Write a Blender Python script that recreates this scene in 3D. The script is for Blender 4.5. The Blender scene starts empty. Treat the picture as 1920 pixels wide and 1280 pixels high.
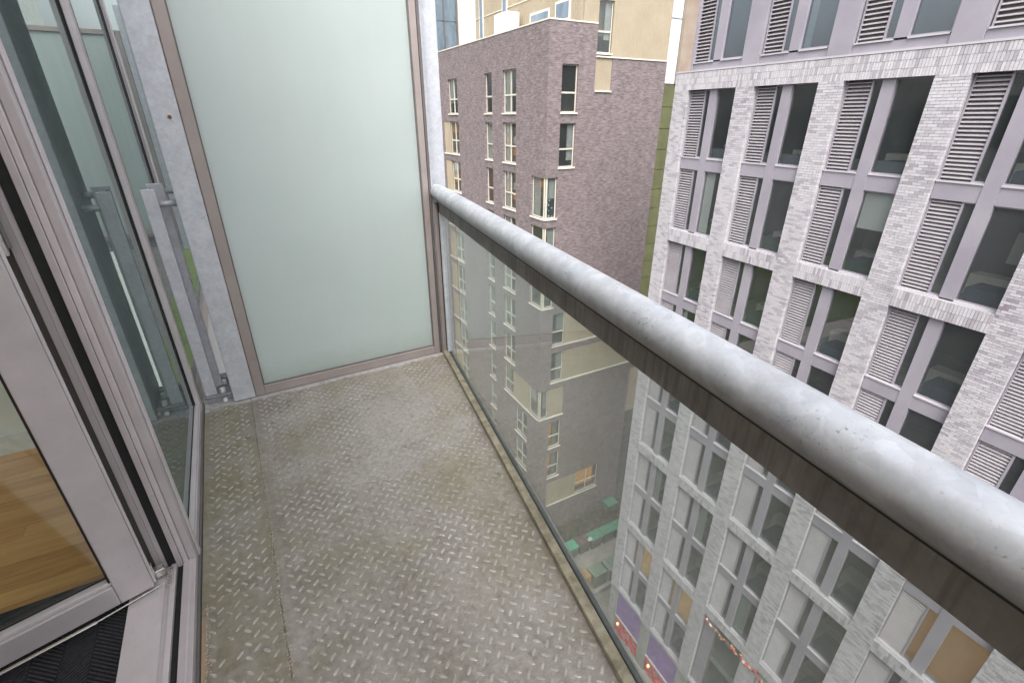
import bpy, math, random
from mathutils import Vector, Matrix
random.seed(7)
R = math.radians
SC = bpy.context.scene
COL = SC.collection

# ------------------------------------------------------------------ camera, sky, sun, exposure
cam = bpy.data.cameras.new('camera'); camo = bpy.data.objects.new('camera', cam); COL.objects.link(camo)
cam.sensor_width = 36.0; cam.lens = 889.0 / 1920 * 36; cam.clip_start = 0.02; cam.clip_end = 2000
camo.location = (0, 0, 1.45); camo.rotation_euler = (R(64.68), 0, R(-30))
SC.camera = camo

SUN_EL, SUN_AZ = R(52), R(215)           # azimuth clockwise from +Y
w = bpy.data.worlds.new('World'); SC.world = w; w.use_nodes = True
nt = w.node_tree; bg = nt.nodes['Background']
sky = nt.nodes.new('ShaderNodeTexSky'); sky.sky_type = 'NISHITA'; sky.sun_disc = False
sky.sun_elevation = SUN_EL; sky.sun_rotation = SUN_AZ
sky.air_density = 1.0; sky.dust_density = 6.0; sky.ozone_density = 1.0
hs = nt.nodes.new('ShaderNodeHueSaturation'); hs.inputs['Saturation'].default_value = 0.22
nt.links.new(sky.outputs[0], hs.inputs['Color']); nt.links.new(hs.outputs[0], bg.inputs['Color'])
bg.inputs['Strength'].default_value = 0.15
sl = bpy.data.lights.new('sun', 'SUN'); sl.energy = 0.75; sl.angle = R(40); sl.color = (1, .97, .93)
so = bpy.data.objects.new('sun', sl); COL.objects.link(so)
sd = Vector((math.sin(SUN_AZ) * math.cos(SUN_EL), math.cos(SUN_AZ) * math.cos(SUN_EL), math.sin(SUN_EL)))
so.rotation_euler = (-sd).to_track_quat('-Z', 'Y').to_euler(); so.location = (0, 0, 60)
SC.view_settings.view_transform = 'Standard'; SC.view_settings.look = 'None'
SC.view_settings.exposure = 1.4; SC.view_settings.gamma = 1.0
SC.view_settings.use_curve_mapping = False
SC.cycles.max_bounces = 10; SC.cycles.transparent_max_bounces = 24; SC.cycles.glossy_bounces = 5
SC.cycles.transmission_bounces = 8; SC.cycles.diffuse_bounces = 4

GZ = -30.4                                # street level, the balcony deck is z = 0

# ------------------------------------------------------------------ node helpers
def newmat(name):
    m = bpy.data.materials.new(name); m.use_nodes = True
    return m, m.node_tree, m.node_tree.nodes['Principled BSDF']
def N(t, kind, **kw):
    n = t.nodes.new(kind)
    for k, v in kw.items():
        if k in n.inputs: n.inputs[k].default_value = v
        else: setattr(n, k, v)
    return n
def rgb(c): return (c[0], c[1], c[2], 1)
def ramp(t, fac, stops):
    n = t.nodes.new('ShaderNodeValToRGB'); e = n.color_ramp.elements
    while len(e) < len(stops): e.new(.5)
    for k, (p, c) in enumerate(stops):
        e[k].position = p; e[k].color = rgb(c) if not isinstance(c, (int, float)) else (c, c, c, 1)
    t.links.new(fac, n.inputs[0]); return n.outputs[0]
def mixc(t, fac, a, b, mode='MIX'):
    n = t.nodes.new('ShaderNodeMix'); n.data_type = 'RGBA'; n.blend_type = mode
    def put(sock, v):
        if isinstance(v, bpy.types.NodeSocket): t.links.new(v, sock)
        elif isinstance(v, (int, float)): sock.default_value = v
        else: sock.default_value = rgb(v)
    put(n.inputs[0], fac); put(n.inputs[6], a); put(n.inputs[7], b); return n.outputs[2]
def math_n(t, op, a, b=None, clamp=False):
    n = t.nodes.new('ShaderNodeMath'); n.operation = op; n.use_clamp = clamp
    for i, v in enumerate((a, b)):
        if v is None: continue
        if isinstance(v, bpy.types.NodeSocket): t.links.new(v, n.inputs[i])
        else: n.inputs[i].default_value = v
    return n.outputs[0]
def coords(t, kind='Object', scale=None):
    c = t.nodes.new('ShaderNodeTexCoord'); o = c.outputs[kind]
    if scale:
        mp = t.nodes.new('ShaderNodeMapping'); mp.inputs['Scale'].default_value = scale
        t.links.new(o, mp.inputs[0]); o = mp.outputs[0]
    return o
def wpos(t, scale=None):
    g = t.nodes.new('ShaderNodeNewGeometry'); o = g.outputs['Position']
    if scale:
        mp = t.nodes.new('ShaderNodeMapping'); mp.inputs['Scale'].default_value = scale
        t.links.new(o, mp.inputs[0]); o = mp.outputs[0]
    return o
def noise(t, vec, scale, detail=5, rough=.6, dist=0):
    n = t.nodes.new('ShaderNodeTexNoise'); n.inputs['Scale'].default_value = scale
    n.inputs['Detail'].default_value = detail; n.inputs['Roughness'].default_value = rough
    n.inputs['Distortion'].default_value = dist
    t.links.new(vec, n.inputs['Vector']); return n.outputs['Fac']
def bump(t, b, h, strength=.3, dist=.01):
    n = t.nodes.new('ShaderNodeBump'); n.inputs['Strength'].default_value = strength; n.inputs['Distance'].default_value = dist
    t.links.new(h, n.inputs['Height']); t.links.new(n.outputs[0], b.inputs['Normal'])
def mottled(name, c1, c2, scale=8, rough=.6, metal=0, r2=None, bstr=0, lo=.35, hi=.65, vecscale=None):
    m, t, b = newmat(name); v = wpos(t, vecscale)
    f = noise(t, v, scale)
    t.links.new(ramp(t, f, [(lo, c1), (hi, c2)]), b.inputs['Base Color'])
    b.inputs['Roughness'].default_value = rough; b.inputs['Metallic'].default_value = metal
    if r2 is not None:
        t.links.new(ramp(t, noise(t, v, scale * 2.3), [(.3, rough), (.7, r2)]), b.inputs['Roughness'])
    if bstr: bump(t, b, noise(t, v, scale * 6), bstr, .003)
    return m
MAT = {}

# ------------------------------------------------------------------ materials: balcony
def mat_deck(name, green):
    m, t, b = newmat(name); v = wpos(t)
    base = ramp(t, noise(t, v, 3.2, 8, .65), [(.3, (.215, .185, .158)), (.52, (.30, .267, .236)), (.72, (.40, .365, .335))])
    fine = ramp(t, noise(t, v, 38, 8, .8), [(.34, .58), (.66, 1.25)])
    c = mixc(t, 1.0, base, fine, 'MULTIPLY')
    sep = N(t, 'ShaderNodeSeparateXYZ'); t.links.new(v, sep.inputs[0])
    # algae
    al = ramp(t, noise(t, v, 2.1, 7, .7, .6), [(.46 - green, 0.0), (.72 - green, .8)])
    alg = ramp(t, noise(t, v, 24, 4), [(.3, (.17, .152, .085)), (.7, (.262, .236, .145))])
    c = mixc(t, al, c, alg)
    # pale patches, the broadest right of centre
    pale_fac = ramp(t, noise(t, wpos(t, (1.0, 1.7, 1)), 2.3, 9, .74, .5), [(.46, 0.0), (.72, .50)])
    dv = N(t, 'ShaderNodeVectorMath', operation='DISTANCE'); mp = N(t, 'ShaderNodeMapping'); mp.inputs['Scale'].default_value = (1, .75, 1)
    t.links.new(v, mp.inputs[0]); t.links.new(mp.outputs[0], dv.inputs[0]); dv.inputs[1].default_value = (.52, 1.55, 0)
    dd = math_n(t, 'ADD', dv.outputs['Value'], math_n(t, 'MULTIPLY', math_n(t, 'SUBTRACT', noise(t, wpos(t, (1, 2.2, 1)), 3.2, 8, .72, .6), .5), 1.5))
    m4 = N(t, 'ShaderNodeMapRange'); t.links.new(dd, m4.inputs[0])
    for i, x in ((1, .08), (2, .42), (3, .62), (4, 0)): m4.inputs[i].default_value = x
    pale_fac = math_n(t, 'MAXIMUM', pale_fac, m4.outputs[0])
    c = mixc(t, pale_fac, c, ramp(t, noise(t, v, 45, 4, .7), [(.3, (.26, .235, .215)), (.7, (.52, .49, .475))]))
    st2 = ramp(t, noise(t, wpos(t, (22, 1.6, 1)), 1.0, 4, .6), [(.52, 0.0), (.66, .28)])
    c = mixc(t, st2, c, (.40, .36, .335))
    # pale limescale line along the screen
    ln = math_n(t, 'SUBTRACT', sep.outputs['Y'], math_n(t, 'MULTIPLY', noise(t, v, 9), .09))
    lm = ramp(t, ln, [(0.0, 0.0), (1.0, 1.0)])
    mr = N(t, 'ShaderNodeMapRange'); t.links.new(ln, mr.inputs[0])
    for i, x in ((1, 2.652), (2, 2.680), (3, 0), (4, .8)): mr.inputs[i].default_value = x
    c = mixc(t, mr.outputs[0], c, (.52, .51, .52))
    # sandy rim beside the threshold
    rim = math_n(t, 'ADD', sep.outputs['X'], math_n(t, 'MULTIPLY', noise(t, v, 26, 6), .06))
    mr2 = N(t, 'ShaderNodeMapRange'); t.links.new(rim, mr2.inputs[0])
    for i, x in ((1, -.322), (2, -.314), (3, 1), (4, 0)): mr2.inputs[i].default_value = x
    mr3 = N(t, 'ShaderNodeMapRange'); t.links.new(sep.outputs['Y'], mr3.inputs[0])
    for i, x in ((1, 1.25), (2, 1.42), (3, 1), (4, 0)): mr3.inputs[i].default_value = x
    c = mixc(t, math_n(t, 'MULTIPLY', mr2.outputs[0], mr3.outputs[0]), c, (.42, .30, .19))
    # dark grime spots, pale flecks
    sp = ramp(t, noise(t, v, 13, 3, .5), [(.64, 0.0), (.72, .55)])
    c = mixc(t, sp, c, (.13, .115, .098))
    fl = ramp(t, noise(t, v, 90, 2, .5), [(.70, 0.0), (.75, .7)])
    c = mixc(t, fl, c, (.5, .47, .43))
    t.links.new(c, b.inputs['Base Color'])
    t.links.new(ramp(t, noise(t, wpos(t, (1, 2.0, 1)), 2.4, 5, .6, .8), [(.36, .56), (.5, .42), (.64, .26)]), b.inputs['Roughness'])
    b.inputs['Metallic'].default_value = 0.12
    bump(t, b, noise(t, v, 130, 5, .7), .35, .002)
    return m
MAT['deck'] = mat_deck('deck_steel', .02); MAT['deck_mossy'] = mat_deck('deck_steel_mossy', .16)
def mat_lug():
    m, t, b = newmat('tread_lug_steel'); v = wpos(t)
    bright = ramp(t, noise(t, v, 60, 4, .7), [(.30, (.33, .30, .275)), (.52, (.47, .44, .415)), (.70, (.64, .615, .60))])
    dull = ramp(t, noise(t, v, 48, 5, .7), [(.3, (.225, .193, .165)), (.7, (.35, .315, .285))])
    wear = ramp(t, noise(t, v, 2.7, 7, .72, .7), [(.38, .30), (.60, 1.0)])
    c = mixc(t, wear, dull, bright)
    al = ramp(t, noise(t, v, 2.1, 7, .7, .6), [(.44, 0.0), (.70, .7)])
    c = mixc(t, al, c, (.26, .232, .145))
    t.links.new(c, b.inputs['Base Color']); b.inputs['Metallic'].default_value = .2
    t.links.new(ramp(t, wear, [(0, .6), (1, .36)]), b.inputs['Roughness'])
    bump(t, b, noise(t, v, 260, 4, .7), .3, .001)
    return m
MAT['lug'] = mat_lug()
MAT['joint'] = mottled('gritty_joint', (.15, .125, .10), (.36, .31, .26), 40, .9, bstr=.4)
def mat_galv(name, c1, c2, c3, rough, spots, metal=.45, sc=18, cell=.3):
    m, t, b = newmat(name); v = wpos(t)
    vo = N(t, 'ShaderNodeTexVoronoi', Scale=sc * 2.2); t.links.new(v, vo.inputs['Vector'])
    sp = N(t, 'ShaderNodeSeparateColor'); t.links.new(vo.outputs['Color'], sp.inputs[0])
    f = math_n(t, 'ADD', math_n(t, 'MULTIPLY', sp.outputs[0], cell), math_n(t, 'MULTIPLY', noise(t, v, sc * .5, 7, .65, .4), .72))
    c = ramp(t, f, [(.3, c1), (.55, c2), (.8, c3)])
    if spots:
        s = ramp(t, noise(t, v, 34, 4, .6), [(.63, 0.0), (.72, .8 * spots)])
        c = mixc(t, s, c, (.10, .09, .08))
        s2 = ramp(t, noise(t, v, 7, 6, .7), [(.5, 0.0), (.72, .5 * spots)])
        c = mixc(t, s2, c, (.25, .245, .24))
    t.links.new(c, b.inputs['Base Color']); b.inputs['Metallic'].default_value = metal
    t.links.new(ramp(t, noise(t, v, sc), [(.3, rough - .08), (.7, rough + .1)]), b.inputs['Roughness'])
    bump(t, b, noise(t, v, 60, 4), .12, .002)
    return m
def mat_handrail():
    m, t, b = newmat('galvanised_handrail'); v = wpos(t)
    c = ramp(t, noise(t, v, 9, 8, .62, .3), [(.28, (.42, .44, .485)), (.5, (.53, .55, .59)), (.75, (.64, .655, .69))])
    vo = N(t, 'ShaderNodeTexVoronoi', Scale=48.0); t.links.new(v, vo.inputs['Vector'])
    sp = N(t, 'ShaderNodeSeparateColor'); t.links.new(vo.outputs['Color'], sp.inputs[0])
    c = mixc(t, 1.0, c, ramp(t, sp.outputs[0], [(0, .90), (1, 1.07)]), 'MULTIPLY')
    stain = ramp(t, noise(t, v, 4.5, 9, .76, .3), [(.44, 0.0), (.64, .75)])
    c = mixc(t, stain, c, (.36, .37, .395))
    sz = N(t, 'ShaderNodeSeparateXYZ'); t.links.new(v, sz.inputs[0])       # run-off dirt plus shade painted into the colour of the underside
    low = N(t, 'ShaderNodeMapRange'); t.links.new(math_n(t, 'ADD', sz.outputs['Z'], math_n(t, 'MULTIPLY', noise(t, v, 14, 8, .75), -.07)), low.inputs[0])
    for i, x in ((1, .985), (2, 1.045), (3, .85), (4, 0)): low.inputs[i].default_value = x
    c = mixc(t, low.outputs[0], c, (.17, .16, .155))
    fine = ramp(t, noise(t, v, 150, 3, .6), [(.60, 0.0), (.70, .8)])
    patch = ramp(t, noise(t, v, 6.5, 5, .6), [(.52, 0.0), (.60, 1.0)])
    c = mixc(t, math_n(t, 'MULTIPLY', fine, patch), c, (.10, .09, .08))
    pale = ramp(t, noise(t, wpos(t, (40, 6, 40)), 1.2, 4, .6), [(.68, 0.0), (.74, .5)])
    c = mixc(t, pale, c, (.82, .82, .84))
    t.links.new(c, b.inputs['Base Color']); b.inputs['Metallic'].default_value = .3
    t.links.new(ramp(t, noise(t, v, 16, 5), [(.3, .34), (.7, .52)]), b.inputs['Roughness'])
    bump(t, b, noise(t, v, 40, 5, .6), .14, .003)
    return m
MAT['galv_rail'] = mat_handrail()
MAT['galv'] = mat_galv('galvanised_post', (.50, .515, .56), (.60, .615, .66), (.70, .715, .75), .45, .2, .25, 40, .16)
MAT['galv_dark'] = mat_galv('galvanised_dull', (.22, .23, .25), (.30, .31, .33), (.38, .39, .41), .5, .3, .4, 26)
def mat_alu(name, c, rough=.42, metal=.35):
    m, t, b = newmat(name); v = wpos(t)
    k = ramp(t, noise(t, v, 5, 6, .65), [(.3, tuple(x * .88 for x in c)), (.7, tuple(min(1, x * 1.08) for x in c))])
    d = ramp(t, noise(t, v, 70, 3), [(.66, 0.0), (.76, .35)])
    k = mixc(t, d, k, tuple(x * .5 for x in c))
    t.links.new(k, b.inputs['Base Color']); b.inputs['Metallic'].default_value = metal
    t.links.new(ramp(t, noise(t, v, 30), [(.3, rough - .06), (.7, rough + .1)]), b.inputs['Roughness'])
    bump(t, b, noise(t, v, 180, 3), .06, .001)
    return m
MAT['alu'] = mat_alu('lilac_grey_aluminium', (.56, .51, .525))
MAT['alu_light'] = mat_alu('pale_aluminium', (.66, .605, .62))
MAT['alu_dark'] = mat_alu('dull_aluminium', (.16, .145, .14), .5)
MAT['alu_screen'] = mat_alu('weathered_aluminium', (.36, .31, .295), .5, .25)
MAT['chrome'] = mat_alu('bright_metal', (.7, .69, .66), .22, .9)
MAT['gasket'] = mottled('black_rubber_gasket', (.006, .006, .006), (.012, .012, .012), 40, .6)
def mat_channel():
    m, t, b = newmat('dirty_channel_steel'); v = wpos(t)
    c = ramp(t, noise(t, v, 8, 6, .7), [(.3, (.135, .12, .11)), (.7, (.235, .215, .20))])
    k = ramp(t, noise(t, wpos(t, (60, 60, 5)), 1.0, 4, .6), [(.46, 0.0), (.66, .6)])
    c = mixc(t, k, c, (.085, .07, .062))
    r_ = ramp(t, noise(t, v, 30, 5, .7), [(.64, 0.0), (.72, .5)]); c = mixc(t, r_, c, (.20, .11, .075))
    t.links.new(c, b.inputs['Base Color']); b.inputs['Roughness'].default_value = .65
    bump(t, b, noise(t, v, 90, 5), .3, .002); return m
MAT['channel'] = mat_channel()
MAT['bottom_rail'] = mottled('lichen_stained_rail', (.17, .145, .10), (.33, .295, .22), 22, .65, .1, bstr=.3)

def glass(name, tint, ior=1.5, rough=0.0, dirt_veil=0.0, veil_col=(.6, .62, .6), dscale=6, refl=(1, 1, 1)):
    m = bpy.data.materials.new(name); m.use_nodes = True; t = m.node_tree
    t.nodes.remove(t.nodes['Principled BSDF']); out = t.nodes['Material Output']
    tr = N(t, 'ShaderNodeBsdfTransparent'); tr.inputs[0].default_value = rgb(tint)
    gl = N(t, 'ShaderNodeBsdfGlossy'); gl.inputs['Roughness'].default_value = rough; gl.inputs[0].default_value = rgb(refl)
    fr = N(t, 'ShaderNodeFresnel'); fr.inputs['IOR'].default_value = ior
    geo = N(t, 'ShaderNodeNewGeometry')                    # the same reflectance from either side of the sheet
    n2 = t.nodes.new('ShaderNodeMix'); n2.data_type = 'FLOAT'
    n2.inputs[2].default_value = ior; n2.inputs[3].default_value = 1.0 / ior
    t.links.new(geo.outputs['Backfacing'], n2.inputs[0])
    t.links.new(n2.outputs[0], fr.inputs['IOR'])
    mx = N(t, 'ShaderNodeMixShader'); t.links.new(fr.outputs[0], mx.inputs[0]); t.links.new(tr.outputs[0], mx.inputs[1]); t.links.new(gl.outputs[0], mx.inputs[2])
    last = mx.outputs[0]
    if dirt_veil:  # diffuse veil: soiling on railing glass, painted-in sky glow on facade panes
        df = N(t, 'ShaderNodeBsdfDiffuse'); df.inputs[0].default_value = rgb(veil_col)
        v = wpos(t, (1, 1, .35)); f = ramp(t, noise(t, v, dscale, 7, .7), [(.3, dirt_veil * .55), (.7, dirt_veil * 1.4)])
        m2 = N(t, 'ShaderNodeMixShader'); t.links.new(f, m2.inputs[0]); t.links.new(last, m2.inputs[1]); t.links.new(df.outputs[0], m2.inputs[2]); last = m2.outputs[0]
    t.links.new(last, out.inputs[0]); return m
MAT['rail_glass'] = glass('railing_glass', (.90, .94, .92), 1.52, 0, .15, (.58, .59, .57))
MAT['door_glass'] = glass('door_glass', (.90, .94, .92), 1.45, 0, .01)
MAT['coated_glass'] = glass('coated_window_glass', (.30, .36, .34), 2.7, .004, .10, (.52, .59, .58), refl=(.86, .95, .93))  # veil paints the reflections in the pane paler
MAT['far_glass'] = glass('facade_glass', (.78, .80, .79), 1.75, .01, .045, (.36, .40, .41), .7)  # veil puts reflected sky glow into the pane colour
MAT['sky_glass'] = glass('curtain_wall_glass', (.35, .42, .48), 2.6, .01, .30, (.42, .52, .60), 1, (.78, .90, 1))
MAT['top_glass'] = glass('upper_window_glass', (.6, .64, .65), 2.3, .01, .04, (.4, .45, .48), 2, (.85, .93, 1))
def mat_frost():
    m = bpy.data.materials.new('frosted_glass'); m.use_nodes = True; t = m.node_tree; b = t.nodes['Principled BSDF']; out = t.nodes['Material Output']
    v = wpos(t); c = ramp(t, noise(t, v, 1.6, 5, .6), [(.3, (.615, .672, .66)), (.7, (.67, .722, .71))])
    dr = ramp(t, noise(t, wpos(t, (16, 16, .9)), 1.3, 6, .65), [(.50, 0.0), (.74, .10)])
    c = mixc(t, dr, c, (.80, .83, .81))
    sz = N(t, 'ShaderNodeSeparateXYZ'); t.links.new(v, sz.inputs[0])
    mg = N(t, 'ShaderNodeMapRange'); t.links.new(math_n(t, 'ADD', sz.outputs['Z'], math_n(t, 'MULTIPLY', noise(t, v, 7, 6, .7), -.22)), mg.inputs[0])
    for i, x in ((1, -.05), (2, .09), (3, .38), (4, 0)): mg.inputs[i].default_value = x
    c = mixc(t, mg.outputs[0], c, (.40, .42, .37))
    t.links.new(c, b.inputs['Base Color']); b.inputs['Specular IOR Level'].default_value = .5
    t.links.new(ramp(t, noise(t, wpos(t, (9, 9, 2)), 1.5, 6, .7), [(.35, .10), (.7, .26)]), b.inputs['Roughness'])
    tl = N(t, 'ShaderNodeBsdfTranslucent'); t.links.new(mixc(t, .5, c, (.9, 1, .97)), tl.inputs[0])
    mx = N(t, 'ShaderNodeMixShader'); mx.inputs[0].default_value = .5
    t.links.new(b.outputs[0], mx.inputs[1]); t.links.new(tl.outputs[0], mx.inputs[2]); t.links.new(mx.outputs[0], out.inputs[0])
    return m
MAT['frost'] = mat_frost()
MAT['paint_white'] = mottled('white_wall_paint', (.74, .74, .72), (.80, .80, .78), 3, .8)
MAT['ceiling'] = mottled('ceiling_paint', (.78, .78, .77), (.82, .82, .81), 3, .9)
def mat_wood():
    m, t, b = newmat('oak_plank'); v = wpos(t, (1.1, 14, 1))
    oi = N(t, 'ShaderNodeObjectInfo')
    f = math_n(t, 'ADD', math_n(t, 'MULTIPLY', noise(t, v, 3.5, 7, .65, .8), .7), math_n(t, 'MULTIPLY', oi.outputs['Random'], .38))
    t.links.new(ramp(t, f, [(.25, (.42, .19, .055)), (.5, (.68, .34, .105)), (.8, (.82, .47, .18))]), b.inputs['Base Color'])
    b.inputs['Roughness'].default_value = .34; return m
MAT['wood'] = mat_wood()
MAT['mat_base'] = mottled('black_matting', (.012, .012, .014), (.024, .024, .028), 120, .95, bstr=.4)
MAT['mat_rib'] = mottled('black_mat_rib', (.022, .022, .026), (.045, .045, .052), 160, .9, bstr=.4)
MAT['dim_wall_own'] = mottled('dim_room_wall', (.20, .21, .20), (.28, .29, .28), 1, .9)
MAT['concrete'] = mottled('concrete', (.26, .25, .24), (.36, .35, .34), 1.5, .85, bstr=.2)
MAT['plastic_white'] = mottled('white_plastic', (.62, .62, .60), (.75, .75, .73), 30, .5)
MAT['grit'] = mottled('grit', (.30, .25, .19), (.60, .55, .48), 200, .9)

# ------------------------------------------------------------------ mesh builder
class MB:
    def __init__(s, off=(0, 0, 0)): s.v = []; s.f = []; s.off = Vector(off)
    def box(s, x0, x1, y0, y1, z0, z1, M=None, skip=()):
        i = len(s.v)
        P = [(x0, y0, z0), (x1, y0, z0), (x1, y1, z0), (x0, y1, z0), (x0, y0, z1), (x1, y0, z1), (x1, y1, z1), (x0, y1, z1)]
        for p in P:
            q = Vector(p)
            s.v.append((M @ q if M else q) + s.off)
        F = {'bottom': (3, 2, 1, 0), 'top': (4, 5, 6, 7), 'y0': (0, 1, 5, 4), 'x1': (1, 2, 6, 5), 'y1': (2, 3, 7, 6), 'x0': (3, 0, 4, 7)}
        for k, f in F.items():
            if k not in skip: s.f.append(tuple(i + a for a in f))
        return s
    def prism(s, pts, z0, z1):
        i = len(s.v); n = len(pts)
        for z in (z0, z1):
            for (x, y) in pts: s.v.append(Vector((x, y, z)) + s.off)
        s.f.append(tuple(i + k for k in reversed(range(n)))); s.f.append(tuple(i + n + k for k in range(n)))
        for k in range(n): s.f.append((i + k, i + (k + 1) % n, i + n + (k + 1) % n, i + n + k))
        return s
    def tube(s, a, b, r, n=16, r2=None, caps=True):
        a = Vector(a); b = Vector(b); d = (b - a).normalized(); u = d.orthogonal().normalized(); w_ = d.cross(u); i = len(s.v)
        for (p, rr) in ((a, r), (b, r if r2 is None else r2)):
            for k in range(n):
                t = 2 * math.pi * k / n; s.v.append(p + u * math.cos(t) * rr + w_ * math.sin(t) * rr + s.off)
        for k in range(n): s.f.append((i + k, i + (k + 1) % n, i + n + (k + 1) % n, i + n + k))
        if caps: s.f.append(tuple(i + k for k in reversed(range(n)))); s.f.append(tuple(i + n + k for k in range(n)))
        return s
    def build(s, name, mat, parent=None, bevel=0, smooth=False, stuff=False):
        me = bpy.data.meshes.new(name); me.from_pydata([tuple(v) for v in s.v], [], s.f)
        o = bpy.data.objects.new(name, me); COL.objects.link(o)
        if mat: me.materials.append(MAT[mat] if isinstance(mat, str) else mat)
        if parent: o.parent = parent
        if smooth:
            me.polygons.foreach_set('use_smooth', [len(p.vertices) == 4 for p in me.polygons])
        if bevel:
            b = o.modifiers.new('bevel', 'BEVEL'); b.width = bevel; b.segments = 2; b.limit_method = 'ANGLE'
        if stuff: o['kind'] = 'stuff'
        return o
def B(*a, **k): return MB().box(*a, **k)
def empty(name, loc, rz=0):
    o = bpy.data.objects.new(name, None); COL.objects.link(o); o.location = loc; o.rotation_euler.z = rz; o.empty_display_size = .2
    return o
def tag(o, label, cat, group=None):
    o['label'] = label; o['category'] = cat
    if group: o['group'] = group
    return o
def struct(o): o['kind'] = 'structure'; return o
def inst(src, name, parent, loc=None, rot=None, scale=None):
    o = bpy.data.objects.new(name, src.data); COL.objects.link(o); o.parent = parent
    if loc is not None: o.location = loc
    if rot is not None: o.rotation_euler = rot
    if scale is not None: o.scale = scale
    return o

# ================================================================== GROUND AND STREET
MAT['asphalt'] = mottled('asphalt', (.045, .045, .046), (.075, .073, .072), .6, .85, bstr=.3)
MAT['paving'] = mottled('street_paving', (.24, .215, .195), (.33, .30, .275), .9, .85, bstr=.2)
MAT['soil'] = mottled('planting_bed', (.055, .038, .030), (.11, .08, .065), 1.2, .95, bstr=.5)
MAT['lawn'] = mottled('lawn_grass', (.035, .052, .012), (.06, .08, .02), .25, .95, bstr=.6)
struct(B(-400, 500, -300, 700, GZ - .5, GZ).build('ground', 'asphalt'))
struct(B(14.6, 26, 10, 21.2, GZ, GZ + .12).build('pavement', 'paving'))
struct(B(-90, 13, 46, 190, GZ, GZ + .06).build('lawn', 'lawn'))
struct(B(-60, 13.5, 42, 45.6, GZ, GZ + .05).build('path', 'paving'))
struct(B(16.9, 25.0, 21.9, 23.95, GZ, GZ + .10).build('planting_bed', 'soil'))
gm = MB(); rnd = random.Random(3)
for k in range(260):
    x = rnd.uniform(17, 24.8); y = rnd.uniform(22.0, 23.85); h = rnd.uniform(.1, .4)
    for q in range(5):
        a = rnd.uniform(0, 6.28); dx, dy = math.cos(a) * h * .7, math.sin(a) * h * .7; i = len(gm.v)
        gm.v += [Vector((x, y, GZ + .08)), Vector((x + dx * .6 - dy * .25, y + dy * .6 + dx * .25, GZ + .1 + h * .8)), Vector((x + dx, y + dy, GZ + .1 + h)), Vector((x + dx * .6 + dy * .25, y + dy * .6 - dx * .25, GZ + .1 + h * .7))]
        gm.f.append((i, i + 1, i + 2, i + 3))
MAT['shrub'] = mottled('ground_cover_leaves', (.035, .05, .02), (.085, .09, .05), 3, .8)
gc = gm.build('ground_cover', 'shrub', stuff=True); tag(gc, 'low straggly ground cover in the bed below the brown brick wall', 'ground cover')

# ================================================================== BALCONY DECK
def xr(y, off=0.0):                       # line of the railing, offset positive outwards
    return 1.069 + (y - 2.744) * .16847 + off * 1.014
Y0, Y1 = -1.1, 2.80
deck = empty('balcony_deck', (0, 0, 0)); deck['kind'] = 'structure'
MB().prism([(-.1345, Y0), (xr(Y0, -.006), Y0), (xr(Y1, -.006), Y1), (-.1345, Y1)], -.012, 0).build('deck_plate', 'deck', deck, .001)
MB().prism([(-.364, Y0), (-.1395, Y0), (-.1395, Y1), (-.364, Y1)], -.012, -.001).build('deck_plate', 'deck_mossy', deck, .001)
B(-.1392, -.1348, Y0, Y1, -.022, -.0030).build('joint_filler', 'joint', deck)
for y in (-.6, .6, 1.8, 2.7):
    B(-.36, xr(y) - .05, y - .04, y + .04, -.16, -.0235).build('deck_beam', 'galv_dark', deck)
# raised tread lugs
def lugs(xa, xb, y_lo, y_hi, h, name, wear):
    m = MB(); P = .0338; L, W = .0145, .0048
    c45, s45 = math.cos(R(45)), math.sin(R(45)); rr = random.Random(11)
    n = int(4 / P)
    for i in range(-n, n):
        for j in range(-n, n):
            gx, gy = i * P, j * P
            x = gx * c45 - gy * s45; y = gx * s45 + gy * c45 + 1
            if y < y_lo + .02 or y > y_hi - .02: continue
            hi = xb(y) - .045 if callable(xb) else xb
            if x < xa + .018 or x > hi: continue
            if y > 2.735 and x > -.25: continue
            if rr.random() < wear: continue
            a = R(45) if (i + j) % 2 else R(-45)
            ca, sa = math.cos(a), math.sin(a); hh = h * rr.uniform(.75, 1.15); k = len(m.v)
            base = [(L, 0), (L * .55, W), (-L * .55, W), (-L, 0), (-L * .55, -W), (L * .55, -W)]
            for (u, v) in base: m.v.append(Vector((x + u * ca - v * sa, y + u * sa + v * ca, .0001 if xa > -.2 else -.0008)))
            for (u, v) in base: m.v.append(Vector((x + (u * ca - v * sa) * .62, y + (u * sa + v * ca) * .62, hh)))
            for q in range(6): m.f.append((k + q, k + (q + 1) % 6, k + 6 + (q + 1) % 6, k + 6 + q))
            m.f.append(tuple(k + 6 + q for q in range(6)))
    return m.build(name, 'lug', deck, stuff=True)
lugs(-.134, xr, .3, Y1, 0.0018, 'tread_pattern', .07)
l2 = lugs(-.364, -.155, .3, Y1, 0.0012, 'tread_pattern', .18)
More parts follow.
